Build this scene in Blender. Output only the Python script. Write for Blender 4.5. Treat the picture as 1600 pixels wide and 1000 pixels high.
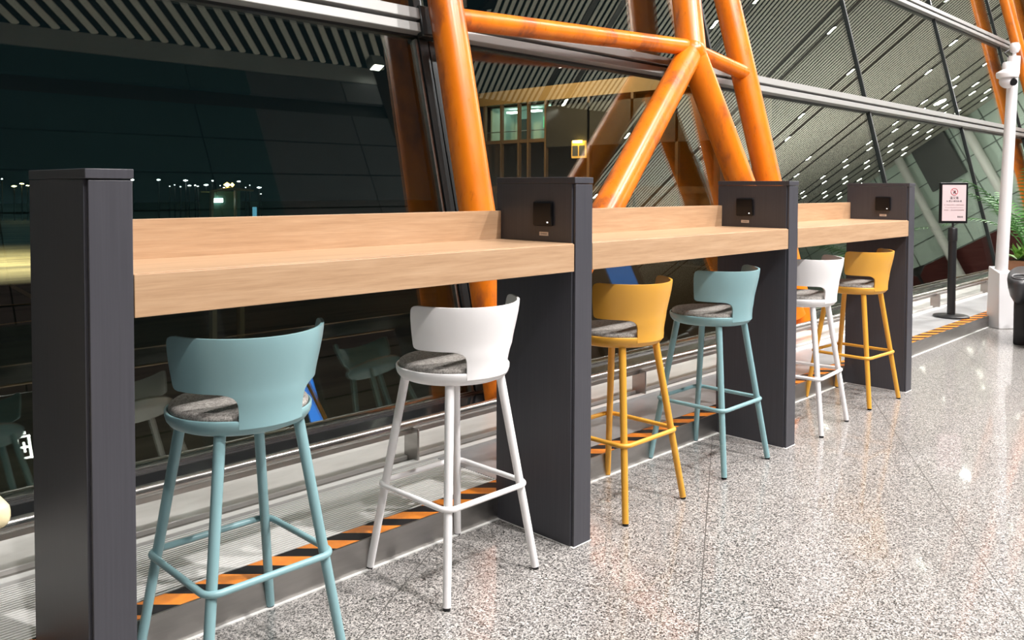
import bpy, bmesh, math, random
from mathutils import Vector, Matrix
random.seed(7)
for o in list(bpy.data.objects): bpy.data.objects.remove(o, do_unlink=True)
S = bpy.context.scene
C = S.collection
R = math.radians
# ------------------------------------------------------------------ camera
cd = bpy.data.cameras.new('camera'); cam = bpy.data.objects.new('camera', cd); C.objects.link(cam)
cam.location = (-0.6121, -1.8459, 1.2429)
_r = Vector((0.70228346, -0.711888, 0.00366338)); _u = Vector((0.02020428, 0.02507502, 0.99948138)); _f = Vector((0.71161066, 0.70184522, -0.03199295))
cam.matrix_world = Matrix(((_r.x, _u.x, -_f.x, -0.6121), (_r.y, _u.y, -_f.y, -1.8459), (_r.z, _u.z, -_f.z, 1.2429), (0, 0, 0, 1)))
cd.sensor_width = 36; cd.lens = 1305.85 / 1600 * 36; cd.shift_y = -(500 - 335.16) / 1600
cd.clip_start = 0.05; cd.clip_end = 900
S.camera = cam
# ------------------------------------------------------------------ world and exposure
w = bpy.data.worlds.new('night_sky'); S.world = w; w.use_nodes = True
w.node_tree.nodes['Background'].inputs[0].default_value = (0.0035, 0.0065, 0.0075, 1)
w.node_tree.nodes['Background'].inputs[1].default_value = 1.0
S.view_settings.view_transform = 'Standard'; S.view_settings.look = 'None'
S.view_settings.exposure = 0.22; S.view_settings.gamma = 1.0; S.view_settings.use_curve_mapping = False
# ------------------------------------------------------------------ room lamps (hang under the slatted ceiling)
def lamp(x, y, z, power, size, col=(1, .97, .945), target=None, kind='AREA', spread=None):
    l = bpy.data.lights.new('area_lamp', 'AREA'); l.shape = 'DISK'; l.size = size; l.energy = power; l.color = col
    if spread: l.spread = spread
    o = bpy.data.objects.new('area_lamp', l); C.objects.link(o); o.location = (x, y, z)
    if target: o.rotation_euler = (Vector(target) - Vector((x, y, z))).to_track_quat('-Z', 'Y').to_euler()
    return o
LAMPS = [(-1.2, -6.1, 180), (2.4, -6.1, 480), (5.4, -5.5, 470), (8.6, -5.0, 370), (1.9, -2.2, 130), (6.4, -1.8, 200), (10.6, -1.2, 200)]
for x, y, P in LAMPS: lamp(x, y, 8.9, P, .22, target=(x, y + (5.0 if y < -4 else 0), 0), spread=R(135))
for x, y, P in [(14.5, -.5, 380), (20, -.3, 450), (27, .8, 500), (29, -15, 700), (33, -17, 700), (38.3, -4.3, 700)]: lamp(x, y, 8.7, P, .5)
# added uplights that brighten the slatted ceiling for its window reflection
UP = [(17.5, -5.0, 1.9, 70), (23.0, -6.5, 1.9, 210), (28.0, -5.0, 1.9, 260), (31.0, -10.0, 1.9, 1250)]
for x, y, z, P in UP: lamp(x, y, z, P, .6, target=(x + 1.0, y, 9))
# outside: apron floodlight, then an added lamp for the pier fascia
lamp(19, 72, 17, 16000, 1.5, (1, .82, .5), target=(18, 76, -5), spread=R(88))
lamp(14.5, 15, 6.0, 300, .6, (1, .72, .4), target=(20, 15.5, 3.8), spread=R(110))  # added lamp to brighten the pier fascia, no fixture hangs here

# ------------------------------------------------------------------ materials
MATS = {}
def mat(name, col, rough=.5, metal=0, emis=None, estr=0, spec=.5, coat=0):
    if name in MATS: return MATS[name]
    m = bpy.data.materials.new(name); m.use_nodes = True; b = m.node_tree.nodes['Principled BSDF']
    b.inputs['Base Color'].default_value = (*col, 1); b.inputs['Roughness'].default_value = rough; b.inputs['Metallic'].default_value = metal
    b.inputs['Specular IOR Level'].default_value = spec; b.inputs['Coat Weight'].default_value = coat
    if emis: b.inputs['Emission Color'].default_value = (*emis, 1); b.inputs['Emission Strength'].default_value = estr
    MATS[name] = m; return m
class NT:
    def __init__(s, m): s.m = m; s.t = m.node_tree; s.b = s.t.nodes['Principled BSDF']
    def n(s, typ, **k):
        x = s.t.nodes.new(typ)
        for a, v in k.items(): setattr(x, a, v)
        return x
    def l(s, a, b): s.t.links.new(a, b)
    def coord(s, scale=(1, 1, 1), rot=(0, 0, 0)):
        tc = s.n('ShaderNodeTexCoord'); mp = s.n('ShaderNodeMapping'); mp.inputs['Scale'].default_value = scale; mp.inputs['Rotation'].default_value = rot
        s.l(tc.outputs['Object'], mp.inputs['Vector']); return mp.outputs['Vector']
    def noise(s, vec, scale, detail=4, rough=.55):
        x = s.n('ShaderNodeTexNoise'); x.inputs['Scale'].default_value = scale; x.inputs['Detail'].default_value = detail; x.inputs['Roughness'].default_value = rough
        s.l(vec, x.inputs['Vector']); return x.outputs['Fac']
    def ramp(s, fac, stops, interp='LINEAR'):
        x = s.n('ShaderNodeValToRGB'); x.color_ramp.interpolation = interp
        while len(x.color_ramp.elements) < len(stops): x.color_ramp.elements.new(.5)
        for e, (p, c) in zip(x.color_ramp.elements, stops): e.position = p; e.color = (*c, 1)
        s.l(fac, x.inputs['Fac']); return x.outputs['Color']
    def mixc(s, fac, a, b, mode='MIX'):
        x = s.n('ShaderNodeMix', data_type='RGBA', blend_type=mode)
        for k, v in ((0, fac), (6, a), (7, b)):
            if hasattr(v, 'is_linked') or isinstance(v, bpy.types.NodeSocket): s.l(v, x.inputs[k])
            elif k == 0: x.inputs[0].default_value = v
            else: x.inputs[k].default_value = (*v, 1)
        return x.outputs[2]
    def math(s, op, a, b=None, c=None):
        x = s.n('ShaderNodeMath', operation=op)
        for i, v in enumerate((a, b, c)):
            if v is None: continue
            if isinstance(v, (int, float)): x.inputs[i].default_value = v
            else: s.l(v, x.inputs[i])
        return x.outputs[0]
    def bump(s, h, strength=.2, dist=.01):
        x = s.n('ShaderNodeBump'); x.inputs['Strength'].default_value = strength; x.inputs['Distance'].default_value = dist
        s.l(h, x.inputs['Height']); s.l(x.outputs['Normal'], s.b.inputs['Normal'])

def m_floor():
    m = mat('granite_floor', (.5, .5, .5), .3, coat=.7); t = NT(m); v = t.coord()
    vo = t.n('ShaderNodeTexVoronoi'); vo.inputs['Scale'].default_value = 250; t.l(v, vo.inputs['Vector'])
    sep = t.n('ShaderNodeSeparateColor'); t.l(vo.outputs['Color'], sep.inputs[0])
    c1 = t.ramp(sep.outputs[0], [(0, (.04, .04, .04)), (.15, (.125, .122, .12)), (.31, (.285, .276, .268)), (.53, (.43, .416, .403)), (.76, (.62, .60, .582))], 'CONSTANT')
    vo2 = t.n('ShaderNodeTexVoronoi'); vo2.inputs['Scale'].default_value = 110; t.l(v, vo2.inputs['Vector'])
    sep2 = t.n('ShaderNodeSeparateColor'); t.l(vo2.outputs['Color'], sep2.inputs[0])
    c2 = t.ramp(sep2.outputs[1], [(0, (.80, .80, .80)), (.2, (.92, .91, .90)), (.6, (1, .99, .98))], 'CONSTANT')
    c = t.mixc(1, c1, c2, 'MULTIPLY')
    big = t.noise(v, 1.3, 3); cb = t.ramp(big, [(.3, (.86, .85, .84)), (.7, (1, .99, .98))]); c = t.mixc(1, c, cb, 'MULTIPLY')
    # slab joints, laid 30 degrees off the window line
    vr = t.coord(rot=(0, 0, R(-30))); sx = t.n('ShaderNodeSeparateXYZ'); t.l(vr, sx.inputs[0])
    def joint(s, off, per):
        f = t.math('FRACT', t.math('DIVIDE', t.math('SUBTRACT', s, off), per)); d = t.math('MULTIPLY', t.math('MINIMUM', f, t.math('SUBTRACT', 1.0, f)), per)
        return t.math('LESS_THAN', d, .0019)
    j = t.math('MAXIMUM', joint(sx.outputs[0], 1.107 - 8.57, .857), joint(sx.outputs[1], -.318 - 9.03, .903))
    c = t.mixc(j, c, (.10, .095, .09)); t.l(c, t.b.inputs['Base Color'])
    t.b.inputs['Coat Roughness'].default_value = .045; t.b.inputs['Roughness'].default_value = .3
    return m
def m_wood(name='oak_laminate', rot=0):
    m = mat(name, (.6, .4, .25), .38); t = NT(m); v = t.coord((1.2, 22, 22))
    n1 = t.noise(v, 2.2, 8, .65); v2 = t.coord((3, 90, 90)); n2 = t.noise(v2, 3, 5, .6)
    c = t.ramp(n1, [(.28, (.40, .24, .135)), (.48, (.50, .315, .185)), (.72, (.58, .385, .24))])
    c2 = t.ramp(n2, [(.35, (.82, .80, .78)), (.6, (1, 1, 1))]); c = t.mixc(.55, c, t.mixc(1, c, c2, 'MULTIPLY'))
    t.l(c, t.b.inputs['Base Color']); t.bump(n2, .08, .002); return m
def m_orange():
    m = mat('orange_paint', (.8, .2, .01), .30); t = NT(m); v = t.coord((1, 1, .45))
    n = t.noise(v, 5, 5, .6); n2 = t.noise(t.coord((4, 4, 1)), 7, 6, .7)
    c = t.ramp(n, [(.32, (.36, .085, .016)), (.44, (.70, .165, .006)), (.7, (.80, .215, .006))])
    sc = t.ramp(n2, [(.60, (1, 1, 1)), (.72, (.62, .55, .5))]); t.l(t.mixc(.8, c, t.mixc(1, c, sc, 'MULTIPLY')), t.b.inputs['Base Color'])
    t.l(t.math('MULTIPLY_ADD', n2, .25, .18), t.b.inputs['Roughness']); return m
def m_fabric():
    m = mat('grey_felt', (.2, .19, .18), .95, spec=.15); t = NT(m); v = t.coord()
    n = t.noise(v, 260, 3, .7); n2 = t.noise(v, 90, 4, .6)
    t.l(t.ramp(t.math('MULTIPLY_ADD', n, .6, t.math('MULTIPLY', n2, .4)), [(.35, (.14, .13, .122)), (.5, (.34, .315, .29)), (.66, (.60, .565, .53))]), t.b.inputs['Base Color'])
    t.bump(n, .4, .003); return m
def m_panel():
    m = mat('charcoal_laminate', (.07, .065, .072), .42); t = NT(m); n = t.noise(t.coord((60, 60, 1)), 3, 4)
    t.l(t.ramp(n, [(.3, (.050, .049, .060)), (.7, (.061, .060, .072))]), t.b.inputs['Base Color']); return m
def m_glass():
    m = bpy.data.materials.new('window_glass'); m.use_nodes = True; t = m.node_tree; t.nodes.clear()
    o = t.nodes.new('ShaderNodeOutputMaterial'); mx = t.nodes.new('ShaderNodeMixShader'); tr = t.nodes.new('ShaderNodeBsdfTransparent'); g = t.nodes.new('ShaderNodeBsdfGlossy'); f = t.nodes.new('ShaderNodeFresnel')
    tr.inputs[0].default_value = (.86, .92, .9, 1); g.inputs[0].default_value = (.96, 1, .93, 1); g.inputs['Roughness'].default_value = .0
    t.nodes.remove(f)
    def mth(op, x, y):
        q = t.nodes.new('ShaderNodeMath'); q.operation = op
        for i, v in enumerate((x, y)):
            if isinstance(v, (int, float)): q.inputs[i].default_value = v
            else: t.links.new(v, q.inputs[i])
        return q.outputs[0]
    ge = t.nodes.new('ShaderNodeNewGeometry'); dp = t.nodes.new('ShaderNodeVectorMath'); dp.operation = 'DOT_PRODUCT'
    t.links.new(ge.outputs['Incoming'], dp.inputs[0]); t.links.new(ge.outputs['Normal'], dp.inputs[1])
    c = mth('ABSOLUTE', dp.outputs['Value'], 0); F0 = .155
    fr = mth('ADD', mth('MULTIPLY', mth('POWER', mth('SUBTRACT', 1.0, c), 5.0), 1 - F0), F0)   # reflectance of coated glazing by angle
    t.links.new(fr, mx.inputs[0]); t.links.new(tr.outputs[0], mx.inputs[1]); t.links.new(g.outputs[0], mx.inputs[2]); t.links.new(mx.outputs[0], o.inputs[0]); return m
def m_hazard():
    m = mat('hazard_stripes', (0, 0, 0), .45, spec=.25); t = NT(m); sx = t.n('ShaderNodeSeparateXYZ'); t.l(t.coord(), sx.inputs[0])
    f = t.math('FRACT', t.math('DIVIDE', t.math('ADD', t.math('ADD', sx.outputs[0], sx.outputs[1]), 10.02), .168))
    n = t.noise(t.coord(), 30, 4)
    c = t.mixc(t.math('LESS_THAN', f, .52), (.012, .011, .013), t.ramp(n, [(.3, (.72, .20, .012)), (.7, (.85, .27, .02))]))
    t.l(c, t.b.inputs['Base Color']); return m
def m_plate():
    m = mat('checker_plate', (.42, .42, .43), .35, .35); t = NT(m); ck = t.n('ShaderNodeTexChecker'); ck.inputs['Scale'].default_value = 38
    t.l(t.coord(rot=(0, 0, R(45))), ck.inputs['Vector']); t.bump(ck.outputs['Fac'], .5, .003)
    t.l(t.ramp(t.noise(t.coord(), 4, 4), [(.3, (.36, .36, .37)), (.7, (.5, .5, .51))]), t.b.inputs['Base Color']); return m
def m_steel(name='brushed_steel', col=(.52, .50, .48), rough=.3):
    m = mat(name, col, rough, 1); t = NT(m); n = t.noise(t.coord((.6, 5, 130)), 4, 4); t.l(t.math('MULTIPLY_ADD', n, .25, rough - .08), t.b.inputs['Roughness'])
    n2 = t.noise(t.coord((2, 2, 9)), 2.5, 4); t.l(t.ramp(n2, [(.3, tuple(c * .8 for c in col)), (.7, col)]), t.b.inputs['Base Color']); return m
def m_apron():
    m = mat('apron_concrete', (.3, .27, .18), .7); t = NT(m); n = t.noise(t.coord((.08, .35, 1)), 1.5, 6)
    t.l(t.ramp(n, [(.35, (.035, .03, .018)), (.5, (.10, .087, .05)), (.7, (.15, .13, .08))]), t.b.inputs['Base Color']); return m
def m_marble():
    m = mat('white_composite_stone', (.72, .70, .67), .12); t = NT(m); n = t.noise(t.coord((1, 3, 1)), 2.4, 6)
    t.l(t.ramp(n, [(.3, (.62, .60, .57)), (.6, (.78, .76, .73))]), t.b.inputs['Base Color']); return m
M = dict(floor=m_floor(), wood=m_wood(), orange=m_orange(), felt=m_fabric(), panel=m_panel(), glass=m_glass(), hazard=m_hazard(), plate=m_plate(),
    steel=m_steel(), rail=m_steel('polished_rail_steel', (.62, .60, .575), .24), apron=m_apron(), marble=m_marble(),
    gap=mat('black_gap', (.006, .006, .007), .6), black=mat('black_plastic', (.006, .006, .007), .28, spec=.3), blackm=mat('black_powder_coat', (.012, .012, .013), .4),
    blacksill=mat('black_glossy_sill', (.008, .008, .009), .12), white=mat('white_paint', (.72, .71, .72), .35), alu=mat('white_aluminium', (.30, .295, .285), .45, .2),
    frame=mat('dark_frame_metal', (.055, .06, .062), .3, .6), slat=mat('ceiling_slat_white', (.80, .755, .65), .6), void=mat('ceiling_void_black', (.012, .012, .012), .9),
    teal=mat('teal_coated_shell', (.235, .40, .428), .36), yellow=mat('ochre_coated_shell', (.74, .365, .045), .36), wht=mat('off_white_coated_shell', (.90, .875, .875), .36),
    cream=mat('cream_coated_shell', (.80, .68, .42), .4),
    bteal=mat('dark_teal_glazed_panel', (.024, .066, .075), .7, spec=.2), bgrey=mat('grey_fascia_panel', (.30, .31, .31), .6, spec=.2), bdark=mat('dark_grey_panel', (.092, .095, .105), .7, spec=.2),
    label=mat('pale_label', (.8, .7, .64), .5), led=mat('white_led_dot', (.8, .8, .8), .4, emis=(1, 1, 1), estr=1.2), ink=mat('black_ink', (.02, .02, .02), .6), red=mat('red_ink', (.55, .03, .05), .6),
    paper=mat('pink_white_paper', (.62, .50, .51), .3), lampglow=mat('ceiling_lamp_glow', (1, 1, 1), .5, emis=(1, .95, .86), estr=26), seal=mat('white_sealant', (.75, .74, .72), .5))

# ------------------------------------------------------------------ mesh helpers
class MB:
    def __init__(s): s.v = []; s.f = []; s.sm = []
    def box(s, x0, y0, z0, x1, y1, z1, mtx=None):
        b = len(s.v); P = [(x0, y0, z0), (x1, y0, z0), (x1, y1, z0), (x0, y1, z0), (x0, y0, z1), (x1, y0, z1), (x1, y1, z1), (x0, y1, z1)]
        if mtx: P = [tuple(mtx @ Vector(p)) for p in P]
        s.v += P
        for q in ((0, 3, 2, 1), (4, 5, 6, 7), (0, 1, 5, 4), (1, 2, 6, 5), (2, 3, 7, 6), (3, 0, 4, 7)): s.f.append([b + i for i in q]); s.sm.append(False)
        return s
    def tube(s, pts, r, n=20, closed=False, caps=True):
        pts = [Vector(p) for p in pts]; m = len(pts); rs = r if isinstance(r, (list, tuple)) else [r] * m; b = len(s.v)
        ref = None
        for i, p in enumerate(pts):
            if closed: d = pts[(i + 1) % m] - pts[i - 1]
            else: d = pts[min(i + 1, m - 1)] - pts[max(i - 1, 0)]
            d.normalize()
            if ref is None:
                ref = Vector((0, 0, 1)) if abs(d.z) < .9 else Vector((1, 0, 0))
            a = (ref - d * ref.dot(d)).normalized(); ref = a; c = d.cross(a)
            for k in range(n):
                t = 2 * math.pi * k / n; s.v.append(tuple(p + (a * math.cos(t) + c * math.sin(t)) * rs[i]))
        rng = m if closed else m - 1
        for i in range(rng):
            j = (i + 1) % m
            for k in range(n):
                l = (k + 1) % n; s.f.append([b + i * n + k, b + i * n + l, b + j * n + l, b + j * n + k]); s.sm.append(True)
        if caps and not closed:
            s.f.append([b + k for k in range(n)][::-1]); s.sm.append(False)
            s.f.append([b + (m - 1) * n + k for k in range(n)]); s.sm.append(False)
        return s
    def lathe(s, prof, c=(0, 0, 0), n=40, smooth=True):
        b = len(s.v); m = len(prof)
        for (r, z) in prof:
            for k in range(n):
                t = 2 * math.pi * k / n; s.v.append((c[0] + r * math.cos(t), c[1] + r * math.sin(t), c[2] + z))
        for i in range(m - 1):
            for k in range(n):
                l = (k + 1) % n; s.f.append([b + i * n + k, b + i * n + l, b + (i + 1) * n + l, b + (i + 1) * n + k]); s.sm.append(smooth)
        if prof[0][0] > 1e-6: s.f.append([b + k for k in range(n)][::-1]); s.sm.append(smooth)
        if prof[-1][0] > 1e-6: s.f.append([b + (m - 1) * n + k for k in range(n)]); s.sm.append(smooth)
        return s
    def prism(s, poly, z0, z1, mtx=None):   # poly in xy, extruded along z
        b = len(s.v); n = len(poly); P = [(x, y, z0) for x, y in poly] + [(x, y, z1) for x, y in poly]
        if mtx: P = [tuple(mtx @ Vector(p)) for p in P]
        s.v += P; s.f.append(list(range(b, b + n))[::-1]); s.f.append(list(range(b + n, b + 2 * n))); s.sm += [False, False]
        for i in range(n): j = (i + 1) % n; s.f.append([b + i, b + j, b + n + j, b + n + i]); s.sm.append(False)
        return s
    def build(s, name, m, parent=None, bevel=0, seg=2, loc=None, angle=35):
        me = bpy.data.meshes.new(name); me.from_pydata(s.v, [], s.f); me.update()
        me.polygons.foreach_set('use_smooth', s.sm if not bevel else [True] * len(s.sm)); me.set_sharp_from_angle(angle=R(angle))
        bm = bmesh.new(); bm.from_mesh(me); bmesh.ops.recalc_face_normals(bm, faces=bm.faces); bm.to_mesh(me); bm.free()
        me.materials.append(m); o = bpy.data.objects.new(name, me); C.objects.link(o)
        if parent: o.parent = parent
        if loc: o.location = loc
        if bevel:
            bv = o.modifiers.new('bevel', 'BEVEL'); bv.width = bevel; bv.segments = seg; bv.limit_method = 'ANGLE'; bv.angle_limit = R(40)
        return o
def empty(name, loc=(0, 0, 0), rz=0):
    o = bpy.data.objects.new(name, None); C.objects.link(o); o.location = loc; o.rotation_euler = (0, 0, rz); o.empty_display_size = .1; return o
def tag(o, label, cat, group=None, kind=None):
    if label: o['label'] = label
    if cat: o['category'] = cat
    if group: o['group'] = group
    if kind: o['kind'] = kind
    return o
def struct(name, mb, m, bevel=0): o = mb.build(name, m, bevel=bevel); o['kind'] = 'structure'; return o
def copy_tree(o, parent=None):
    c = o.copy(); C.objects.link(c); c.parent = parent
    for ch in o.children: copy_tree(ch, c)
    return c
def text(name, body, size, m, parent, mtx, depth=.0004, ax='CENTER'):
    cu = bpy.data.curves.new(name, 'FONT'); cu.body = body; cu.size = size; cu.extrude = depth; cu.align_x = ax; cu.align_y = 'CENTER'
    t = bpy.data.objects.new(name, cu); C.objects.link(t); bpy.context.view_layer.update()
    me = bpy.data.meshes.new_from_object(t); bpy.data.objects.remove(t); me.name = name; me.materials.clear(); me.materials.append(m)
    o = bpy.data.objects.new(name, me); C.objects.link(o); o.parent = parent; o.matrix_local = mtx; return o

# ------------------------------------------------------------------ the setting
TH = R(14.0); TT = math.tan(TH); GY, GZ = 1.42, .15
def gy(z): return GY + (z - GZ) * TT          # the window plane leans outward as it rises
struct('floor', MB().box(-14, -34, -.2, 60, .37, 0), M['floor'])
struct('trim_1', MB().box(-3, .37, -.05, 20, .378, .1), M['steel'])                       # kick face of the window plinth
struct('trim_2', MB().box(-3, .378, -.05, 20, .83, .090), M['gap'])                    # plinth body
struct('trim_3', MB().box(-3, .83, .0, 20, .866, .112), M['seal'], .002)
struct('trim_4', MB().box(-3, .866, .0, 20, .90, .104), M['steel'])
struct('trim_5', MB().box(-3, .90, .0, 20, 1.235, .12), M['marble'], .003)                # white stone sill
struct('trim_6', MB().box(-3, 1.235, .0, 20, 1.50, .145), M['blacksill'], .004)           # black bottom rail of the glazing
struct('trim_7', MB().box(-3, 1.405, .145, 20, 1.418, .158), M['rail'])
struct('trim_8', MB().box(-3, .3585, 0, 20, .3695, .003), M['seal'])
struct('floor_grille', MB().box(1.66, .472, .090, 20, .83, .1), M['plate'])
g = MB()
for i in range(25):
    y = .474 + i * .01445; g.box(-3, y, .090, 1.655, y + .0075, .1005)
tag(g.build('linear_grille', mat('grille_bar_aluminium', (.82, .81, .79), .4)), 'ribbed metal floor grille with fine parallel bars below the window', 'floor grille')
tag(MB().box(-3, .378, .090, 20, .468, .1006).build('hazard_tape', M['hazard']), 'orange and black diagonal warning tape along the plinth edge', 'warning tape')
# glazing: panes, mullions, transoms
MX = [-4.0, -.78, 2.44, 5.65, 8.86, 12.10, 15.32, 18.55, 21.8]
TZ = [2.165, 3.72, 5.4, 7.1, 8.95]
lev = [.15] + TZ
k = 0
def slab(x0, x1, z0, z1, off0, off1):   # box lying in the leaning window plane, off = distance beyond the glass plane
    m = MB(); cs, sn = math.cos(TH), math.sin(TH)
    def P(x, z, o): return (x, gy(z) + o * cs, z - o * sn)
    b = [P(x0, z0, off0), P(x1, z0, off0), P(x1, z0, off1), P(x0, z0, off1), P(x0, z1, off0), P(x1, z1, off0), P(x1, z1, off1), P(x0, z1, off1)]
    m.v = b; m.f = [[0, 3, 2, 1], [4, 5, 6, 7], [0, 1, 5, 4], [1, 2, 6, 5], [2, 3, 7, 6], [3, 0, 4, 7]]; m.sm = [False] * 6; return m
for i in range(len(MX) - 1):
    for j in range(len(lev) - 1):
        k += 1; struct('window_%d' % k, slab(MX[i] + .004, MX[i + 1] - .004, lev[j] + .004, lev[j + 1] - .004, 0, .012), M['glass'])
k = 8
for i, x in enumerate(MX):
    k += 1; thin = i != 2
    hw = .013 if thin else .03
    struct('trim_%d' % k, slab(x - hw, x + hw, .15, 9.0, -.022, .09), M['frame'])
    if not thin:
        k += 1; struct('trim_%d' % k, slab(x - .052, x - .036, .15, 2.08, -.012, .02), M['steel'])
        k += 1; struct('trim_%d' % k, slab(x + .05, x + .11, .15, 2.08, -.010, .05), M['frame'])
for z in TZ:
    k += 1; struct('trim_%d' % k, slab(-4, 21.8, z + .012, z + .075, -.07, .02), M['alu'], .004)
    k += 1; struct('trim_%d' % k, slab(-4, 21.8, z - .06, z - .006, -.06, .02), M['alu'], .004)
    k += 1; struct('trim_%d' % k, slab(-4, 21.8, z - .075, z + .08, -.005, .03), M['frame'])
# transom joint brackets over the main mullion
br = slab(2.40, 2.50, 2.08, 2.26, -.075, -.02); struct('trim_%d' % (k + 1), br, M['frame'], .01)
k += 1
# ceilings: white baffles under a black void
def ceiling(name, dx, dy, z, per, q0, q1, xr, yr, wd):
    mb = MB(); q = Vector((dy, -dx))   # baffles run along (dx, dy)
    Q = q0
    while Q < q1:
        # clip the line q*Q + d*s to the rectangle
        lo, hi = -1e9, 1e9
        for p, d, (a, b) in ((q.x * Q, dx, xr), (q.y * Q, dy, yr)):
            s0, s1 = (a - p) / d, (b - p) / d; lo = max(lo, min(s0, s1)); hi = min(hi, max(s0, s1))
        if hi - lo > .3:
            m4 = Matrix(((dx, dy, 0, q.x * Q), (dy, -dx, 0, q.y * Q), (0, 0, 1, z), (0, 0, 0, 1)))
            mb.box(lo, -wd / 2, 0, hi, wd / 2, .03 if name == 'a' else .006, m4)
        Q += per
    return mb
struct('ceiling', ceiling('a', -.669, .743, 9.5, .236, -18, 14, (-14, 11.8), (-8, 3.95), .108), M['slat'])
struct('ceiling_baffles', ceiling('b', -.447, .894, 9.0, .18, -6, 39, (11.8, 60), (-34, 3.95), .098), M['slat'])
struct('ceiling_void', MB().box(-14, -8, 9.62, 11.8, 4.2, 9.7).box(11.8, -34, 9.16, 75, 4.2, 9.25), M['void'])
# the bulkhead wall behind the camera, seen in the window: fascia, dark band, glazed panels
def band(z0, z1, x0, x1, m, name, y=-8): return struct(name, MB().box(x0, y - .2, z0, x1, y, z1), m)
band(9.07, 9.5, -14, 10.95, M['bgrey'], 'wall_back_fascia'); band(8.17, 8.52, -14, 10.95, M['gap'], 'wall_back_band', -8.08)
wb = MB(); wg = MB()
rows = [(8.53, 9.05), (7.45, 8.16)] + [(7.42 - .75 * (i + 1) + .03, 7.42 - .75 * i) for i in range(9)]
wl_ = MB()
for z0, z1 in rows:
    xs = [-14, -11.2, -7.67, -4.15, -.62, 2.9, 6.43, 7.66, 9.95, 10.95]
    for a, b in zip(xs, xs[1:]):
        (wl_ if z1 < 5.2 else wg if a > 7 else wb).box(a + .012, -8.15, z0, b - (.012 if b != 7.66 else -.012), -8.0, z1)
struct('wall_back', wb, M['bteal']); struct('wall_back_lower', wl_, mat('maroon_black_glass', (.016, .006, .006), .6, spec=.2)); struct('wall_back_side', wg, M['bdark'])
wr = MB().prism([(10.95, 0), (12.6, 0), (15.76, 5.9), (21.6, 9.6), (10.95, 9.6)], 8.0, 8.3, Matrix(((1, 0, 0, 0), (0, 0, -1, 0), (0, 1, 0, 0), (0, 0, 0, 1))))
struct('wall_back_right', wr, mat('maroon_black_panel', (.018, .010, .009), .4))
struct('wall_back_core', MB().box(-14, -8.4, 0, 10.95, -8.16, 9.5), M['gap'])
struct('wall_left', MB().box(-14.2, -8.4, 0, -14, 4, 9.6), M['bdark'])
# far glazed wall of the hall (parallel to the baffles)
fw = MB(); fr = MB(); dx, dy = -.447, .894; q = Vector((dy, -dx)); Q = 38.0
m4 = Matrix(((dx, dy, 0, q.x * Q), (dy, -dx, 0, q.y * Q), (0, 0, 1, 0), (0, 0, 0, 1)))
struct('wall_far', MB().box(-52, 0, 3.4, -15.2, .2, 9.3, m4), mat('green_glazed_wall', (.55, .66, .58), .4))
for s in range(-52, -15, 2): fr.box(s - .03, -.03, 3.4, s + .03, 0, 9.2, m4)
for z in (3.45, 4.6, 5.9, 7.2, 8.5): fr.box(-52, -.03, z - .025, -15.2, 0, z + .025, m4)
pale = mat('pale_round_column', (.62, .62, .58), .5)
for sc in (-29.15, -24.6):
    cc = (q.x * 37.3 + dx * sc, q.y * 37.3 + dy * sc); o = MB().tube([(0, 0, 0), (0, 0, 9.0)], .22, 24).build('hall_column', pale, loc=(cc[0], cc[1], 0)); tag(o, 'pale round column in the hall mirrored in the right-hand windows', 'column', 'pale hall columns')
struct('wall_far_louvre', MB().box(-28.6, -.25, 6.6, -26.2, -.1, 9.0, m4), mat('dark_louvre_panel', (.09, .09, .085), .6))
struct('wall_far_grid', fr, mat('grey_green_joint', (.16, .19, .17), .5))
struct('wall_far_base', MB().box(-52, -.05, 0, -15.2, .2, 3.4, m4), mat('maroon_wall_base', (.09, .02, .018), .5))

# ------------------------------------------------------------------ guard rail in front of the sill
gr = empty('guard_rail', (0, .88, .1)); tag(gr, 'low polished steel guard rail on flat posts in front of the window', 'rail')
mb = MB().tube([(-3, 0, .155), (20, 0, .155)], .021, 24); mb.build('handrail', M['rail'], gr)
mb = MB().box(-3, -.006, .118, 20, .012, .136); mb.build('lower_strip', M['steel'], gr)
for i in range(-2, 13):
    x = -.04 + 1.6 * i; MB().box(x - .005, -.045, .0, x + .005, .045, .14).build('post', M['steel'], gr, .002)

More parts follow.
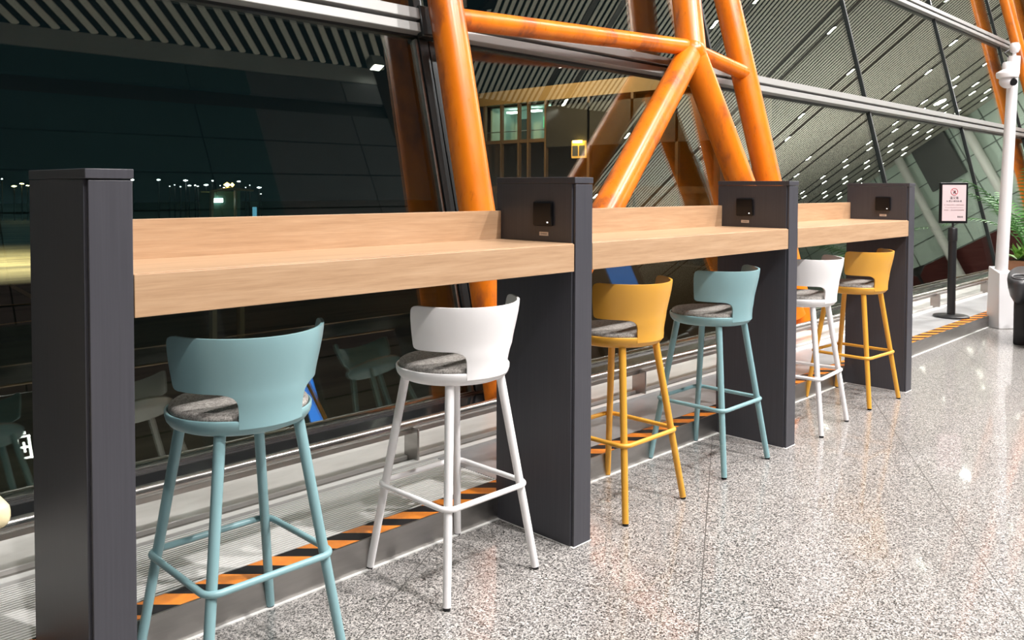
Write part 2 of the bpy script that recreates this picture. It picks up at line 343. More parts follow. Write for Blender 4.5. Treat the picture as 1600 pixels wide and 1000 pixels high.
# ------------------------------------------------------------------ orange steel frame
P1Y, P1Z = 1.19, .1
def cp(x, z, dy=0): return Vector((x, P1Y + (z - P1Z) * TT + dy, z))
def frame_group(dx, label, group, jointlabel=None):
    root = empty('steel_column_frame', (2.47 + dx, P1Y, .1)); tag(root, label, 'column', group)
    off = Vector((2.47 + dx, P1Y, .1))
    def T(name, pts, r, n=32, balls=()):
        mb = MB().tube([p + Vector((dx, 0, 0)) - off for p in pts], r, n)
        mb.build(name, M['orange'], root)
    T('column', [cp(2.42, .11), cp(2.45, .9), cp(2.475, 2.0), cp(2.55, 8.9)], .098)
    T('column', [cp(5.825, .11), cp(5.776, 1.3), cp(5.744, 2.84), cp(5.70, 8.9)], .105)
    T('diagonal_leg', [cp(4.985, 2.30), cp(3.608, 1.133), cp(2.5, .19)], .098)
    T('diagonal_leg', [cp(5.0, 2.28), cp(5.318, 1.312), cp(5.68, .22)], .108)
    T('upper_column', [cp(4.99, 2.26), cp(5.085, 2.75), cp(5.9, 7.6)], [.112, .112, .112])
    T('tie_beam', [cp(2.50, 2.19), cp(4.95, 2.33)], .062)
    T('tie_beam', [cp(5.0, 2.32), cp(5.72, 2.20, -.03)], .060)
    nd = MB(); 
    prof = [(.118 * math.sin(math.pi * i / 16), -.118 * math.cos(math.pi * i / 16)) for i in range(17)]
    nd.lathe([(max(a, 1e-7), b) for a, b in prof], tuple(cp(4.985, 2.29) + Vector((dx, 0, 0)) - off), 32).build('node', M['orange'], root)
    return root
frame_group(0, 'orange steel column frame with V legs standing right behind the wooden counter', 'orange steel frames')
frame_group(13.15, 'orange steel column frame farthest right beyond the white camera pole', 'orange steel frames')

# ------------------------------------------------------------------ dividers and counters
L, D, T_, H = 1.5632, .3782, .0969, 1.28
def divider(i, label, socket=True):
    x = L * i; root = empty('divider_panel', (x, 0, 0)); tag(root, label, 'divider panel', 'charcoal divider panels')
    MB().box(0, .012, 0, T_, D, H - .022).build('panel_body', M['panel'], root, .0012)
    MB().box(.006, 0, 0, T_ - .001, .0115, H - .024).build('front_strip', M['panel'], root, .0015)
    MB().box(-.001, -.002, H - .021, T_ + .001, D + .001, H).build('top_cap', M['panel'], root, .0015)
    MB().box(-.002, -.003, 0, T_ + .002, D, .0022).build('base_seal', M['seal'], root)
    if socket:
        y0, y1, z0, z1 = .094 + (.086 if i == 2 else .012 if i == 3 else 0), 0, 1.109, 1.195
        s = MB().box(-.013, y0, z0, 0, y0 + .092, z1).build('power_socket', M['black'], root, .006, 3)
        MB().box(-.0138, y0 + .016, z0 + .011, -.0130, y0 + .0225, z0 + .0155).build('indicator_light', M['led'], s)
        pl = MB().box(-.0012, y0 + .026, 1.0745, 0, y0 + .068, 1.088).build('small_label', M['label'], root)
        dm = Matrix.Translation((-.0013, y0 + .047, 1.0812)) @ Matrix.Rotation(R(-90), 4, 'Z') @ Matrix.Rotation(R(90), 4, 'X')
        text('label_text', 'CHARGE', .0075, M['ink'], pl, dm, .0001)
    return root
divider(0, 'charcoal divider panel at far left, the nearest, without a socket facing us', False)
divider(1, 'charcoal divider panel with a black socket between the white stool and the ochre stool')
divider(2, 'charcoal divider panel with a black socket just right of the farther teal stool')
divider(3, 'charcoal divider panel with a black socket at the far end of the counter')
def counter(i, label):
    x0, x1 = L * i + T_ + .0006, L * (i + 1) - .0006
    root = empty('bar_counter', (x0, 0, 0)); tag(root, label, 'counter', 'oak bar counter sections'); w_ = x1 - x0
    MB().box(0, .006, 1.036, w_, D - .024, 1.054).build('top_board', M['wood'], root, .001)
    MB().box(0, .0, .9576, w_, .018, 1.0515).build('front_board', M['wood'], root, .0012)
    MB().box(0, D - .023, .9576, w_, D - .002, 1.158).build('back_board', M['wood'], root, .0012)
    MB().box(0, .0185, .965, w_, D - .0235, 1.0355).build('support_tray', M['gap'], root)
    MB().box(0, D - .0018, .9576, w_, D + .001, 1.1575).build('added_rear_panel', M['blackm'], root)  # black sheet added to keep the counter's back dark in the glass
    return root
counter(0, 'long oak bar counter section nearest, above the teal and white stools')
counter(1, 'middle oak bar counter section above the ochre and teal stools')
counter(2, 'farthest oak bar counter section above the white and ochre stools')

# ------------------------------------------------------------------ stools
def smooth(a, b, t): t = max(0, min(1, (t - a) / (b - a))); return t * t * (3 - 2 * t)
def make_stool(name, m, label, loc, rz=0):
    root = empty(name, (*loc, 0), rz); tag(root, label, 'bar stool', 'bar stools at the counter')
    # seat pan
    prof = [(.0001, .634), (.13, .634), (.156, .6365), (.171, .643), (.1795, .654), (.183, .666), (.1835, .676), (.182, .6785), (.179, .679), (.1765, .677), (.176, .670), (.0001, .670)]
    MB().lathe(prof, n=72).build('seat', m, root, angle=50)
    # back shell: outline rows (z, half angle)
    rowsb = [(.658, 28), (.676, 28), (.70, 28), (.716, 28.4), (.728, 29.5), (.737, 32), (.7425, 35.5), (.7455, 40)]
    rowsb += [(.7462 + .0006 * i, 40 + (75 - 40) * i / 6) for i in range(1, 7)]
    rowsb += [(.7525, 78.2), (.757, 79.8), (.765, 80.3), (.785, 80.2), (.81, 79.8), (.845, 79), (.865, 78.2), (.874, 77), (.8795, 74.5), (.882, 71)]
    N = 56; mb = MB(); nr = len(rowsb)
    def rad(z): return .1835 + .0065 * smooth(.68, .74, z) + .026 * smooth(.72, .89, z)
    zt = []
    for lay in (0, 1):
        for z, h in rowsb:
            for kx in range(N + 1):
                a = (-1 + 2 * kx / N) * R(h); zz = z + .007 * (a / R(78)) ** 2 * smooth(.80, .88, z)
                r_ = rad(z) - (.0085 if lay else 0); th = a - math.pi / 2; mb.v.append((r_ * math.cos(th), r_ * math.sin(th), zz))
    W = N + 1
    for lay in (0, 1):
        b = lay * nr * W
        for i in range(nr - 1):
            for kx in range(N):
                f = [b + i * W + kx, b + i * W + kx + 1, b + (i + 1) * W + kx + 1, b + (i + 1) * W + kx]
                mb.f.append(f if lay == 0 else f[::-1]); mb.sm.append(True)
    rim = [i * W for i in range(nr)] + [(nr - 1) * W + kx for kx in range(1, W)] + [i * W + N for i in range(nr - 2, -1, -1)] + [kx for kx in range(N - 1, 0, -1)]
    off = nr * W
    for a, b in zip(rim, rim[1:] + rim[:1]): mb.f.append([a, b, b + off, a + off]); mb.sm.append(True)
    bo = mb.build('backrest', m, root, angle=40)
    bv = bo.modifiers.new('bevel', 'BEVEL'); bv.width = .002; bv.segments = 2; bv.limit_method = 'ANGLE'; bv.angle_limit = R(60)
    # cushion
    cp_ = [(.0001, .6705), (.168, .6705), (.1735, .674), (.1745, .6815), (.172, .689), (.165, .694), (.14, .697), (.09, .698), (.0001, .6985)]
    MB().lathe(cp_, n=64).build('cushion', M['felt'], root, angle=60)
    legs = []
    for sx in (-1, 1):
        for sy in (-1, 1):
            t0, t1 = Vector((.108 * sx, .108 * sy, .637)), Vector((.1905 * sx, .1905 * sy, .008))
            lg = MB().tube([t0, t1], [.0145, .0125], 24).build('leg', m, root)
            dn = (t1 - t0).normalized(); MB().tube([t1, t1 + Vector((.0008 * sx, .0008 * sy, -.008))], .0112, 20).build('foot_cap', M['blackm'], lg)
    # foot ring: rounded square passing outside the legs
    zz = .283; hs = .1735; cr = .036; pts = []
    for (cx, cy, a0) in ((hs - cr, hs - cr, 0), (-hs + cr, hs - cr, 90), (-hs + cr, -hs + cr, 180), (hs - cr, -hs + cr, 270)):
        for j in range(9): a = R(a0 + 90 * j / 8); pts.append((cx + cr * math.cos(a), cy + cr * math.sin(a), zz))
    MB().tube(pts, .0088, 18, closed=True).build('footrest_ring', m, root)
    return root
def clone(src, m, label, loc, rz=0):
    c = copy_tree(src); c.location = (*loc, 0); c.rotation_euler = (0, 0, rz); c['label'] = label
    return c
st = {}
st['t'] = make_stool('bar_stool', M['teal'], 'teal bar stool nearest to us, right of the nearest charcoal panel', (.432, .18))
st['w'] = make_stool('bar_stool', M['wht'], 'off-white bar stool in front of the nearest counter section, left of the second panel', (1.17, .178))
st['y'] = make_stool('bar_stool', M['yellow'], 'ochre yellow bar stool just right of the second charcoal panel', (2.04, .18))
clone(st['t'], None, 'teal bar stool behind the ochre one, under the middle counter section', (2.737, .18))
clone(st['w'], None, 'white bar stool half hidden behind the third charcoal panel', (3.60, .165), R(5))
clone(st['y'], None, 'ochre yellow bar stool farthest away, beside the last charcoal panel', (4.325, .176), R(-3))
bn = empty('bench', (-.70, -.02, 0)); tag(bn, 'cream padded bench at the left edge, only its rounded corner in view', 'bench')
MB().box(-.50, -.175, .637, .51, .17, .687).build('seat_pad', M['cream'], bn, .02, 4)
for sx in (-.42, .20):
    for sy in (-.10, .10): MB().tube([(sx, sy, 0), (sx, sy, .638)], .014, 16).build('leg', M['cream'], bn)

# ------------------------------------------------------------------ sign on a post
sg = empty('sign_stand', (7.455, .585, .1), R(-45)); tag(sg, 'black sign stand with a framed pink-white notice on the plinth before the last windows', 'sign')
MB().lathe([(.14, 0), (.148, .004), (.148, .014), (.138, .020), (.06, .026), (.0001, .027)], n=48).build('base', M['blackm'], sg, angle=50)
MB().lathe([(.034, .02), (.034, .68), (.039, .685), (.039, .79), (.034, .80), (.018, .806), (.0001, .806)], n=28).build('post', M['blackm'], sg, angle=40)
MB().tube([(0, 0, .80), (0, 0, .86)], .009, 12).build('neck', M['blackm'], sg)
fb = MB().box(-.126, -.012, .84, .126, .012, 1.205).build('notice_frame', M['black'], sg, .008, 3)
MB().box(-.106, -.0135, .862, .106, -.012, 1.183).build('notice_sheet', M['paper'], fb)
def onb(x, z): return Matrix.Translation((x, -.0137, z)) @ Matrix.Rotation(R(90), 4, 'X')
cu = MB().tube([(.030 * math.cos(2 * math.pi * i / 32), -.0138, 1.122 + .030 * math.sin(2 * math.pi * i / 32)) for i in range(32)], .0022, 8, closed=True)
cu.build('prohibition_ring', M['red'], fb)
MB().tube([(-.021, -.0139, 1.143), (.021, -.0139, 1.101)], .0018, 8).build('prohibition_bar', M['red'], fb)
pg = MB().prism([(-.012, -.020), (-.004, -.016), (.0, -.004), (.004, -.018), (.014, -.018), (.010, -.002), (.013, .006), (.004, .010), (-.002, .002), (-.008, -.006)], 0, .0006, Matrix.Translation((0, -.0136, 1.122)) @ Matrix.Rotation(R(90), 4, 'X'))
pg.lathe([(.0001, 0), (.0045, .0003), (.0001, .0006)], (.004, -.0142, 1.136), 12); pg.build('pictogram', M['ink'], fb)
text('notice_title', '温又墙', .026, M['ink'], fb, onb(0, 1.065), .0005)
text('notice_heading', 'B•.禁止•请勿坐•靠', .0175, M['ink'], fb, onb(0, 1.037), .0005)
text('notice_text', '为了您的安全和他人方便请勿倚靠坐', .0112, mat('brown_ink', (.2, .1, .1), .6), fb, onb(0, 1.003), .0002)
text('notice_text', 'For your safety please do not lean on', .0105, MATS['brown_ink'], fb, onb(0, .981), .0002)
text('notice_text', '安全第一，请勿坐卧倚靠玻璃幕墙', .0118, MATS['brown_ink'], fb, onb(0, .957), .0002)
text('notice_mark', '首都場', .017, M['ink'], fb, onb(.055, .897), .0005)

# ------------------------------------------------------------------ white camera pole
px, py = 7.815, .285
pb = empty('camera_pole', (px, py, 0)); tag(pb, 'white pole with a round security camera rising from a white base box', 'camera pole')
bx = MB().box(-.075, -.085, 0, .075, .085, .50, Matrix.Rotation(R(-40), 4, 'Z'))
for i in (4, 5, 6, 7): bx.v[i] = (bx.v[i][0] * .9, bx.v[i][1] * .9, bx.v[i][2] + (.05 if i in (6, 7) else 0))
b_ = bx.build('base_box', M['white'], pb, .006)
MB().tube([(0, 0, .48), (.03, -.03, 1.6), (.048, -.048, 2.30)], [.052, .047, .043], 28).build('pole', M['white'], pb)
mb = MB().tube([(.047, -.047, 2.27), (.051, -.051, 2.43)], .052, 24); mb.build('pole_sleeve', M['white'], pb)
# side camera: arm, hood and dome on the camera-facing left side
v = Vector((-.70, .70, 0)); po = Vector((.048, -.048, 0)); dc = po + v * .085 + Vector((-.04, -.04, 0))
MB().tube([tuple(po + Vector((0, 0, 2.32))), tuple(po + v * .05 + Vector((0, 0, 2.33))), tuple(dc + Vector((0, 0, 2.30))), tuple(dc + Vector((0, 0, 2.27)))], .022, 16).build('camera_arm', M['white'], pb)
h = MB().lathe([(.0001, .13), (.034, .126), (.042, .11), (.042, .06), (.06, .05), (.088, .035), (.092, .02), (.086, -.012), (.066, -.02), (.0001, -.02)], (dc.x, dc.y, 2.245), 32); h.build('camera_hood', M['white'], pb, angle=50)
dm = MB().lathe([(max(.066 * math.sin(math.pi * i / 20), 1e-5), -.066 * math.cos(math.pi * i / 20)) for i in range(21)], (dc.x, dc.y, 2.205), 32).build('camera_dome', M['white'], pb)
vd = Vector((-.66, -.68, -.28)).normalized(); lc = Vector((dc.x, dc.y, 2.205)) + vd * .050 + Vector((.012, -.012, 0))
MB().tube([tuple(lc), tuple(lc + vd * .022)], [.034, .030], 24).build('lens', M['black'], dm)
tp = MB().lathe([(.0001, .07), (.03, .065), (.042, .04), (.042, .01), (.03, -.02), (.0001, -.022)], (.055, -.055, 2.485), 24); tp.build('top_sensor', M['white'], pb, angle=50)
MB().tube([(.052, -.052, 2.42), (.055, -.055, 2.48)], .016, 12).build('top_sensor_stem', M['white'], pb)
MB().tube([(.02, -.02, 2.49), (-.01, .01, 2.46), (.02, -.02, 2.42)], .007, 8).build('cable', M['blackm'], pb)

# ------------------------------------------------------------------ massage chair, its arm in view at the right edge
mc = empty('massage_chair', (7.25, -.33, 0), R(-79.6)); tag(mc, 'black padded lounge chair with a cup-holder arm cut off by the right edge', 'lounge chair')
def rbox(x0, y0, z0, x1, y1, z1, m, name, par, bev=.03, seg=5): return MB().box(x0, y0, z0, x1, y1, z1).build(name, m, par, bev, seg)
mg = mat('dark_grey_moulded_plastic', (.035, .035, .038), .38)
# arms
for s in (-1, 1):
    xa = -.40 if s < 0 else .24
    a_ = MB().prism([(-.24, .0), (.30, .0), (.30, .42), (-.26, .42), (-.27, .30)], xa + .05, xa + .135, Matrix(((0, 0, 1, 0), (1, 0, 0, 0), (0, 1, 0, 0), (0, 0, 0, 1))))
    ar = a_.build('arm_base', M['blackm'], mc, .015, 3)
    # padded arm head with an oval cup holder
    hd = []
    ring = []
    for kx in range(28):
        t = 2 * math.pi * kx / 28; ring.append((math.copysign(abs(math.cos(t)) ** .85, math.cos(t)), math.copysign(abs(math.sin(t)) ** .85, math.sin(t))))
    lv = [(.055, .24, .33), (.078, .29, .37), (.094, .31, .43), (.100, .315, .49), (.096, .31, .515), (.082, .295, .525)]
    hm = MB(); n = 28
    for (rx, ry, z) in lv: hm.v += [(xa + .09 + rx * cx, -.03 + ry * cy, z + (.07 * (cy * .5 + .5))) for cx, cy in ring]
    inner = [(.060, .085, .548, -.27), (.055, .078, .54, -.27), (.050, .07, .46, -.27)]
    for i in range(len(lv) - 1):
        for kx in range(n): l_ = (kx + 1) % n; hm.f.append([i * n + kx, i * n + l_, (i + 1) * n + l_, (i + 1) * n + kx]); hm.sm.append(True)
    hm.f.append(list(range(n))[::-1]); hm.sm.append(False); hm.f.append([(len(lv) - 1) * n + kx for kx in range(n)]); hm.sm.append(True)
    ah = hm.build('arm_pad', mg, mc, angle=60)
    ho = MB().tube([(xa + .09 + .058 * math.cos(2 * math.pi * i / 24), -.20 + .085 * math.sin(2 * math.pi * i / 24), .546 + .010 * math.sin(2 * math.pi * i / 24)) for i in range(24)], .007, 10, closed=True)
    ho.build('cup_holder_rim', mat('grey_trim_plastic', (.12, .12, .125), .3), ah)
    MB().lathe([(.0001, .535), (.05, .538), (.056, .545)], (xa + .09, -.20, 0), 24).build('cup_holder_well', M['gap'], ah)
rbox(-.25, -.30, .10, .25, .36, .40, M['blackm'], 'seat_base', mc, .02)
rbox(-.245, -.42, .30, .245, .30, .46, mg, 'seat_cushion', mc, .06)
rbox(-.23, -.44, .06, .23, -.32, .40, mg, 'leg_rest', mc, .05)
bk = MB().box(-.20, .22, .22, .20, .60, .40); 
for i in (4, 5, 6, 7): bk.v[i] = (bk.v[i][0] * .85, bk.v[i][1] + .30, bk.v[i][2] + .02)
bk.build('backrest', mg, mc, .06, 5)
MB().box(-.20, -.447, .20, -.155, -.44, .215).build('logo_plate', mat('silver_plate', (.7, .7, .7), .3, .6), mc)

# ------------------------------------------------------------------ potted palm and its planter
pl = empty('planter_box', (10.42, .63, .1)); tag(pl, 'brown wooden planter box behind the white camera pole', 'planter')
MB().box(-.21, -.21, 0, .21, .21, .33).build('box', mat('brown_planter_wood', (.22, .095, .045), .5), pl, .01)
MB().box(-.185, -.185, .33, .185, .185, .335).build('soil', mat('dark_soil', (.03, .02, .012), .9), pl)
leafm = mat('palm_leaf_green', (.055, .19, .035), .42); leaf2 = mat('young_leaf_green', (.16, .36, .05), .42)
def frond(mb, base, az, length, droop, n=26, wl=.22, up=1.25):
    p = Vector(base); el = up; st_ = length / n; d2 = Vector((math.cos(az), math.sin(az), 0)); side = Vector((-math.sin(az), math.cos(az), 0))
    pts = [p.copy()]
    for i in range(n):
        el -= droop / n; p = p + (d2 * math.cos(el) + Vector((0, 0, 1)) * math.sin(el)) * st_; pts.append(p.copy())
        if i > n * .2:
            t = (i - n * .2) / (n * .8); ll = wl * (math.sin(math.pi * min(1, t * .85 + .12)) ** .6) + .02
            dn = (pts[-1] - pts[-2]).normalized()
            for s in (-1, 1):
                tip = p + side * s * ll * .86 + dn * ll * .5 - Vector((0, 0, ll * .25)); wv = dn * .008
                b = len(mb.v); mid = p.lerp(tip, .5) + Vector((0, 0, .01)); mb.v += [tuple(p - wv), tuple(mid - wv * 1.3), tuple(tip), tuple(mid + wv * 1.3), tuple(p + wv)]
                mb.f.append([b, b + 1, b + 2, b + 3, b + 4]); mb.sm.append(False)
    mb.tube(pts, [.007 - .005 * i / n for i in range(n + 1)], 6)
pm = empty('potted_palm', (10.42, .63, .435)); tag(pm, 'green palm with feathery fronds growing from the brown planter box', 'palm')
for i in range(15):
    az = i * 2.4 + random.uniform(-.2, .2); f = MB(); frond(f, (.05 * math.cos(az), .05 * math.sin(az), 0), az, random.uniform(.9, 1.35), random.uniform(.7, 1.9), 22, .15, 1.42); f.build('frond', leafm, pm)
for t in range(4): MB().tube([(.04 * math.cos(t * 1.6), .04 * math.sin(t * 1.6), 0), (.07 * math.cos(t * 1.6), .07 * math.sin(t * 1.6), .5)], [.016, .010], 8).build('stem', mat('palm_stem', (.10, .14, .04), .6), pm)
for kk, (ax_, ay_) in enumerate([(-.18, -.02), (-.10, -.12), (.02, -.18), (-.10, .12), (.12, .1)]):
    sh = empty('leafy_plant', (10.42 + ax_, .63 + ay_, .435)); tag(sh, 'small bright green leafy plant at the foot of the palm in the planter', 'plant', 'small plants in the planter box')
    f = MB()
    for i in range(16):
        az = i * 2.4; el = random.uniform(.3, 1.2); ln = random.uniform(.14, .26); d = Vector((math.cos(az) * math.cos(el), math.sin(az) * math.cos(el), math.sin(el))); sd = Vector((-math.sin(az), math.cos(az), 0))
        b = len(f.v); f.v += [(0, 0, 0), tuple(d * ln * .5 + sd * .035), tuple(d * ln - Vector((0, 0, .03))), tuple(d * ln * .5 - sd * .035)]; f.f.append([b, b + 1, b + 2, b + 3]); f.sm.append(False)
    f.build('leaves', leaf2, sh)

# ------------------------------------------------------------------ ceiling lamps in rows along the baffles
cl = None; dxy = Vector((-.447, .894)); qv = Vector((.894, .447)); AZ = math.atan2(.894, -.447)
ROWS = [11.5, 15.8, 20.1, 24.3, 28.6, 32.2, 34.6, 36.6]
for ri, Qr in enumerate(ROWS):
    for side in (-.42, .42):
        stp = 3.1 if Qr < 30 else 1.9
        for si in range(-24, 26):
            s = si * stp + (.9 if side > 0 else 0) + ri * .7; p = qv * (Qr + side) + dxy * s
            if not (12.2 < p.x < 60 and -20 < p.y < 3.2): continue
            if (si + ri * 3 + (side > 0)) % 3 == 1 and Qr < 30: continue
            if cl is None:
                cl = empty('ceiling_light'); tag(cl, 'small bright ceiling light set between the ceiling slats', 'ceiling light', 'small lights between the ceiling slats')
                MB().box(-.20, -.055, .01, .20, .055, .05).build('housing', M['void'], cl); MB().box(-.17, -.04, 0, .17, .04, .012).build('lens', M['lampglow'], cl); c = cl
            else: c = copy_tree(cl)
            c.location = (p.x, p.y, 8.955); c.rotation_euler = (0, 0, AZ)
# dark service grooves beside the lamp rows
gv = MB()
for Qr in ROWS:
    for side in (-.42, .42):
        Qs = Qr + side; lo, hi = -1e9, 1e9
        for p, d, (a, b) in ((qv.x * Qs, dxy.x, (11.8, 60)), (qv.y * Qs, dxy.y, (-25, 3.9))):
            s0, s1 = (a - p) / d, (b - p) / d; lo = max(lo, min(s0, s1)); hi = min(hi, max(s0, s1))
        gv.box(lo, -.09, -.012, hi, .09, .0, Matrix(((dxy.x, qv.x, 0, qv.x * Qs), (dxy.y, qv.y, 0, qv.y * Qs), (0, 0, 1, 9.0), (0, 0, 0, 1))))
struct('ceiling_grooves', gv, mat('dark_bronze_groove', (.045, .03, .02), .5))
sp = empty('spot_lamp', (10.75, -7.6, 9.35)); tag(sp, 'bright square spotlight at the end of the dark bulkhead, mirrored in the first window', 'spotlight')
MB().box(-.16, -.12, -.1, .16, .12, .14).build('housing', M['bgrey'], sp); MB().box(-.12, -.09, -.112, .12, .09, -.1).build('lens', M['lampglow'], sp)
# round shades of the hall lamps (their light is made at the top of the script)
for i, (x, y, P) in enumerate(LAMPS):
    o = empty('hall_lamp', (x, y, 9.02)); tag(o, 'round hall ceiling lamp hanging under the slats above the counter area', 'ceiling lamp', 'round hall lamps')
    MB().lathe([(.19, -.09), (.21, -.09), (.21, .0), (.05, .06), (.0001, .06)], n=24).build('shade', M['bgrey'], o); MB().tube([(0, 0, .06), (0, 0, .46)], .012, 8).build('rod', M['bgrey'], o)

# ------------------------------------------------------------------ in the hall behind the camera (mirrored in the glass)
blue = mat('blue_screen_glow', (.02, .1, .4), .3, emis=(.05, .28, 1), estr=2.2); wicon = mat('white_icon_glow', (1, 1, 1), .4, emis=(1, 1, 1), estr=6)
ks = empty('charging_sign', (1.445, -3.0, 0)); tag(ks, 'black charging pylon with a glowing white battery symbol, mirrored beside the nearest panel', 'sign')
MB().box(-.25, -.12, 0, .25, 0, 1.75).build('pylon', M['blackm'], ks, .01)
ic = MB(); zc = 1.29
for (a, b, c_, d_) in [(-.085, -.105, .085, -.09), (-.085, .075, .085, .09), (-.085, -.105, -.055, .09), (.055, -.105, .085, .09), (-.04, .10, .04, .125), (-.045, -.017, .045, .002), (-.0135, -.052, .0135, .037)]:
    ic.box(a * .6, 0, zc + b, c_ * .6, .004, zc + d_)
ic.build('battery_symbol', wicon, ks)
k2 = empty('information_kiosk', (4.15, -3.0, 0)); tag(k2, 'information kiosk with a glowing blue screen, mirrored behind the nearest teal stool', 'kiosk')
MB().box(-.16, -.15, 0, .16, 0, 1.62).build('cabinet', M['blackm'], k2, .01); MB().box(-.075, 0, .80, .075, .004, 1.46).build('screen', blue, k2)
k3 = empty('blue_glow_stand_in', (10.2, -3.0, 0)); tag(k3, 'dark cabinet with an added blue glow, stand-in for a blue clothing-like shape mirrored above the nearer ochre stool', 'stand-in cabinet')
MB().box(-.45, -.6, 0, .45, 0, 2.4).build('cabinet', M['blackm'], k3, .01); MB().box(-.40, 0, 1.92, .25, .004, 2.34).build('screen', mat('deep_blue_glow', (.02, .1, .3), .3, emis=(.01, .16, .55), estr=.9), k3)  # added blue glow stands in for a blue shape like clothing
for i, (x, y, z, P) in enumerate(UP):  # made-up stands under the added uplights
    o = empty('added_uplight_stand', (x, y, 0)); tag(o, 'added dark uplight stand that brightens the slatted ceiling', 'added floor lamp', 'added uplight stands')
    MB().lathe([(.25, 0), (.25, .03), (.05, .05), (.05, 1.6), (.30, 1.82), (.33, 1.86), (.32, 1.86), (.28, 1.82), (.0001, 1.7)], n=24).build('stand', M['blackm'], o)

# ------------------------------------------------------------------ outside
struct('ground_apron', MB().box(-60, 8, -5.4, 260, 330, -5), M['apron'])
ylm = mat('apron_line_paint', (.8, .42, .2), .6)
ln = MB(); 
for (x0, y0, x1, y1, wd) in [(14.5, 57, 13, 43, .35), (5, 50, 22, 44, .18), (5, 40, 24, 43, .18)]:
    d = Vector((x1 - x0, y1 - y0, 0)); ang = math.atan2(d.y, d.x); ln.box(0, -wd / 2, 0, d.length, wd / 2, .02, Matrix.Translation((x0, y0, -5)) @ Matrix.Rotation(ang, 4, 'Z'))
tag(ln.build('apron_marking', ylm), 'painted orange and white guide lines on the lit apron outside at the left', 'ground marking')
# distant apron lamps
fl = mat('flood_glow', (1, 1, 1), .5, emis=(.9, 1, 1), estr=40); flw = mat('flood_glow_warm', (1, 1, .6), .5, emis=(1, .85, .35), estr=30)
def dirpx(x, y, dist):
    d = _f + _r * ((x - 800) / 1305.85) - _u * ((y - 335.16) / 1305.85); return Vector((-0.6121, -1.8459, 1.2429)) + d * dist
APR = [(22.4, 144.6, 2.4, .25, 1), (25.2, 145.8, 2.7, .3, 1), (26.1, 146.4, 1.6, .25, 1)]
LP = [(207, 281, 3), (248, 281, 3), (290, 282, 3.4), (332, 282.5, 2.5), (373, 283.5, 2.8), (265, 291, 1.4), (273, 289, 1.6), (282, 292, 1.4), (296, 290, 3), (305, 289.5, 2.2), (309, 291, 2.2), (322, 289, 3.4), (350, 293, 2), (344, 290, 1.2), (384, 293, 1.4), (390, 289.5, 1.2), (405, 293, 3.4), (408, 303, 1.5), (22, 291, 4), (34, 287, 3.5), (43, 290, 3), (3, 279.5, 2)]
APL = [tuple(dirpx(x, y, 150)) + (s * .058,) for x, y, s in LP]
for i, (x, y, z, s) in enumerate(APL):
    warm = 18 <= i <= 20
    o = empty('apron_light_mast', (x, y, -5)); tag(o, ('warm ' if warm else 'white ') + 'light on a far apron mast, a dot in the night beyond the first window', 'light mast', 'warm far apron lights' if warm else 'white far apron lights')
    MB().tube([(0, 0, 0), (0, 0, z + 5 - .3)], .12, 6).build('mast', M['gap'], o)
    wx = 1.8 if s > .15 else 1
    lh = MB().lathe([(.0001, -.5), (.8, -.3), (1, 0), (.8, .3), (.0001, .5)], n=10).build('lamp_head', flw if warm else fl, o); lh.scale = (s * wx, s * wx, s); lh.location = (0, 0, z + 5)
# boarding bridge cabin
bc = empty('boarding_bridge_cabin', (15.3, 30, -5)); tag(bc, 'lit boarding bridge cabin standing on the apron beyond the first window', 'boarding bridge')
bei = mat('beige_cabin_metal', (.34, .28, .16), .5, emis=None); dk = mat('dark_cabin_lining', (.05, .12, .10), .5)
MB().prism([(-.75, 4.3), (-.68, 4.3), (-.60, 6.02), (.20, 6.10), (1.1, 6.05), (1.1, 6.12), (.1, 6.22), (-.72, 6.08)], -.15, .0, Matrix(((1, 0, 0, 0), (0, 0, 1, 0), (0, 1, 0, 0), (0, 0, 0, 1)))).build('cabin_frame', bei, bc)
MB().box(.30, -.15, 4.3, .36, 0, 6.1).build('door_post', bei, bc)
MB().box(-.66, .9, 4.2, 1.05, 1.0, 6.05).box(-.66, 0, 4.2, 1.05, 1.0, 4.3).box(-.68, 0, 4.2, -.63, 1, 6.0).build('cabin_lining', dk, bc)
MB().box(-.15, .80, 5.60, .24, .88, 5.76).build('cabin_light', mat('cool_panel_glow', (1, 1, 1), .5, emis=(.85, 1, .95), estr=9), bc)
MB().lathe([(.0001, -.1), (.14, 0), (.0001, .1)], (.02, .0, 6.32), 12).lathe([(.0001, -.09), (.08, 0), (.0001, .09)], (.24, .0, 6.32), 12).build('beacon', mat('amber_glow', (1, .5, .1), .5, emis=(1, .62, .12), estr=22), bc)
MB().box(-.5, .3, 0, -.3, .6, 4.2).box(.7, .3, 0, .9, .6, 4.2).build('support_leg', bei, bc)
MB().box(1.28, .2, 4.4, 1.42, .3, 5.4).build('blue_fin', mat('blue_lit_panel', (.1, .3, .5), .5, emis=(.12, .36, .5), estr=1.0), bc)
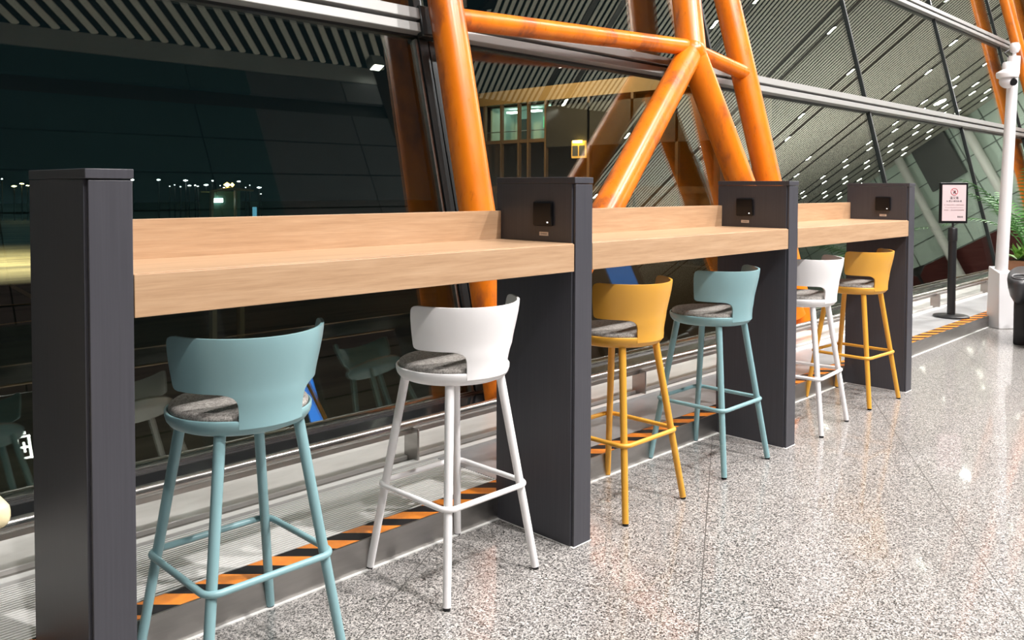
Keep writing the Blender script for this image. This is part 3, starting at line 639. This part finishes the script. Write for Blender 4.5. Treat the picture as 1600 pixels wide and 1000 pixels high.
# terminal pier facing us through the second window
tb = empty('terminal_building', (20, 10.6, -5)); tag(tb, 'brown terminal pier with lit offices seen outside through the second window', 'building')
brn = mat('bronze_cladding', (.12, .07, .035), .5); glow = mat('office_glow', (1, 1, 1), .5, emis=(.85, 1, .9), estr=7)
def zz_(z): return z + 5
yb = lambda y: y - 10.6
MB().box(0, 0, zz_(4.15), .5, 12, zz_(4.62)).build('fascia', mat('ochre_fascia', (.30, .19, .08), .5), tb)
wl = MB().box(.05, 0, 0, .4, 12, zz_(-1)).box(.05, 0, zz_(1.1), .4, 12, zz_(1.3)).box(.02, yb(16.9), zz_(2.78), .4, 12, zz_(2.9)).box(2.6, 0, 0, 2.8, 12, zz_(4.6)).box(.05, -.2, 0, 3, 0, zz_(4.6)).box(.4, 0, zz_(4.55), 2.8, 12, zz_(4.65)); wl.build('wall', brn, tb)
for y in (19.9, 19.05, 18.2, 17.75, 16.95): MB().box(0, yb(y) - .04, zz_(-1), .12, yb(y) + .04, zz_(4.15)).build('mullion', brn, tb)
for y in (15.1, 13.4, 11.8): MB().box(0, yb(y) - .05, zz_(-1), .12, yb(y) + .05, zz_(4.15)).build('mullion', brn, tb)
MB().box(0, yb(10.6), zz_(2.6), .15, yb(16.9), zz_(3.95)).build('dark_screen_panel', mat('dark_screen', (.03, .028, .026), .4), tb)
# lit office rooms
of = MB().box(1.6, yb(17.05), zz_(2.9), 1.7, yb(19.9), zz_(4.1)).box(.4, yb(16.98), zz_(2.9), 1.7, yb(17.05), zz_(4.1)).box(.4, yb(19.9), zz_(2.9), 1.7, yb(19.97), zz_(4.1)).box(.2, yb(17), zz_(2.88), 1.7, yb(19.9), zz_(2.9)).box(.4, yb(17), zz_(4.08), 1.7, yb(19.9), zz_(4.12))
of.build('office_wall', mat('pale_green_office', (.35, .47, .42), .6), tb)
for y in (19.45, 18.35, 17.45): MB().box(.9, yb(y) - .22, zz_(3.93), 1.15, yb(y) + .22, zz_(3.99)).build('office_light', glow, tb)
for y0, y1 in ((19.2, 19.65), (17.2, 17.6)): MB().box(1.45, yb(y0), zz_(2.9), 1.6, yb(y1), zz_(3.75)).build('office_door', mat('dark_office_door', (.02, .03, .03), .5), tb)
MB().box(1.55, yb(18.2), zz_(3.4), 1.6, yb(18.45), zz_(3.8)).build('wall_notice', mat('green_notice', (.1, .6, .25), .5, emis=(.2, .8, .4), estr=.6), tb)
MB().tube([(.14, yb(17), zz_(3.2)), (.14, yb(19.9), zz_(3.2))], .015, 8).build('office_rail', M['steel'], tb)
lw = MB(); lw.box(-.05, yb(15.15), zz_(2.2), .02, yb(15.75), zz_(2.75)); lwo = lw.build('small_window', mat('amber_glow_frame', (.7, .4, .1), .5, emis=(.9, .45, .08), estr=.5), tb)  # the frame's own glow stands in for amber light on it
MB().box(-.07, yb(15.2), zz_(2.27), -.05, yb(15.42), zz_(2.6)).box(-.07, yb(15.48), zz_(2.27), -.05, yb(15.7), zz_(2.6)).build('pane', M['bdark'], lwo)
MB().box(-.15, yb(15.3), zz_(2.68), -.05, yb(15.62), zz_(2.76)).build('wall_lamp', MATS['amber_glow'], tb)
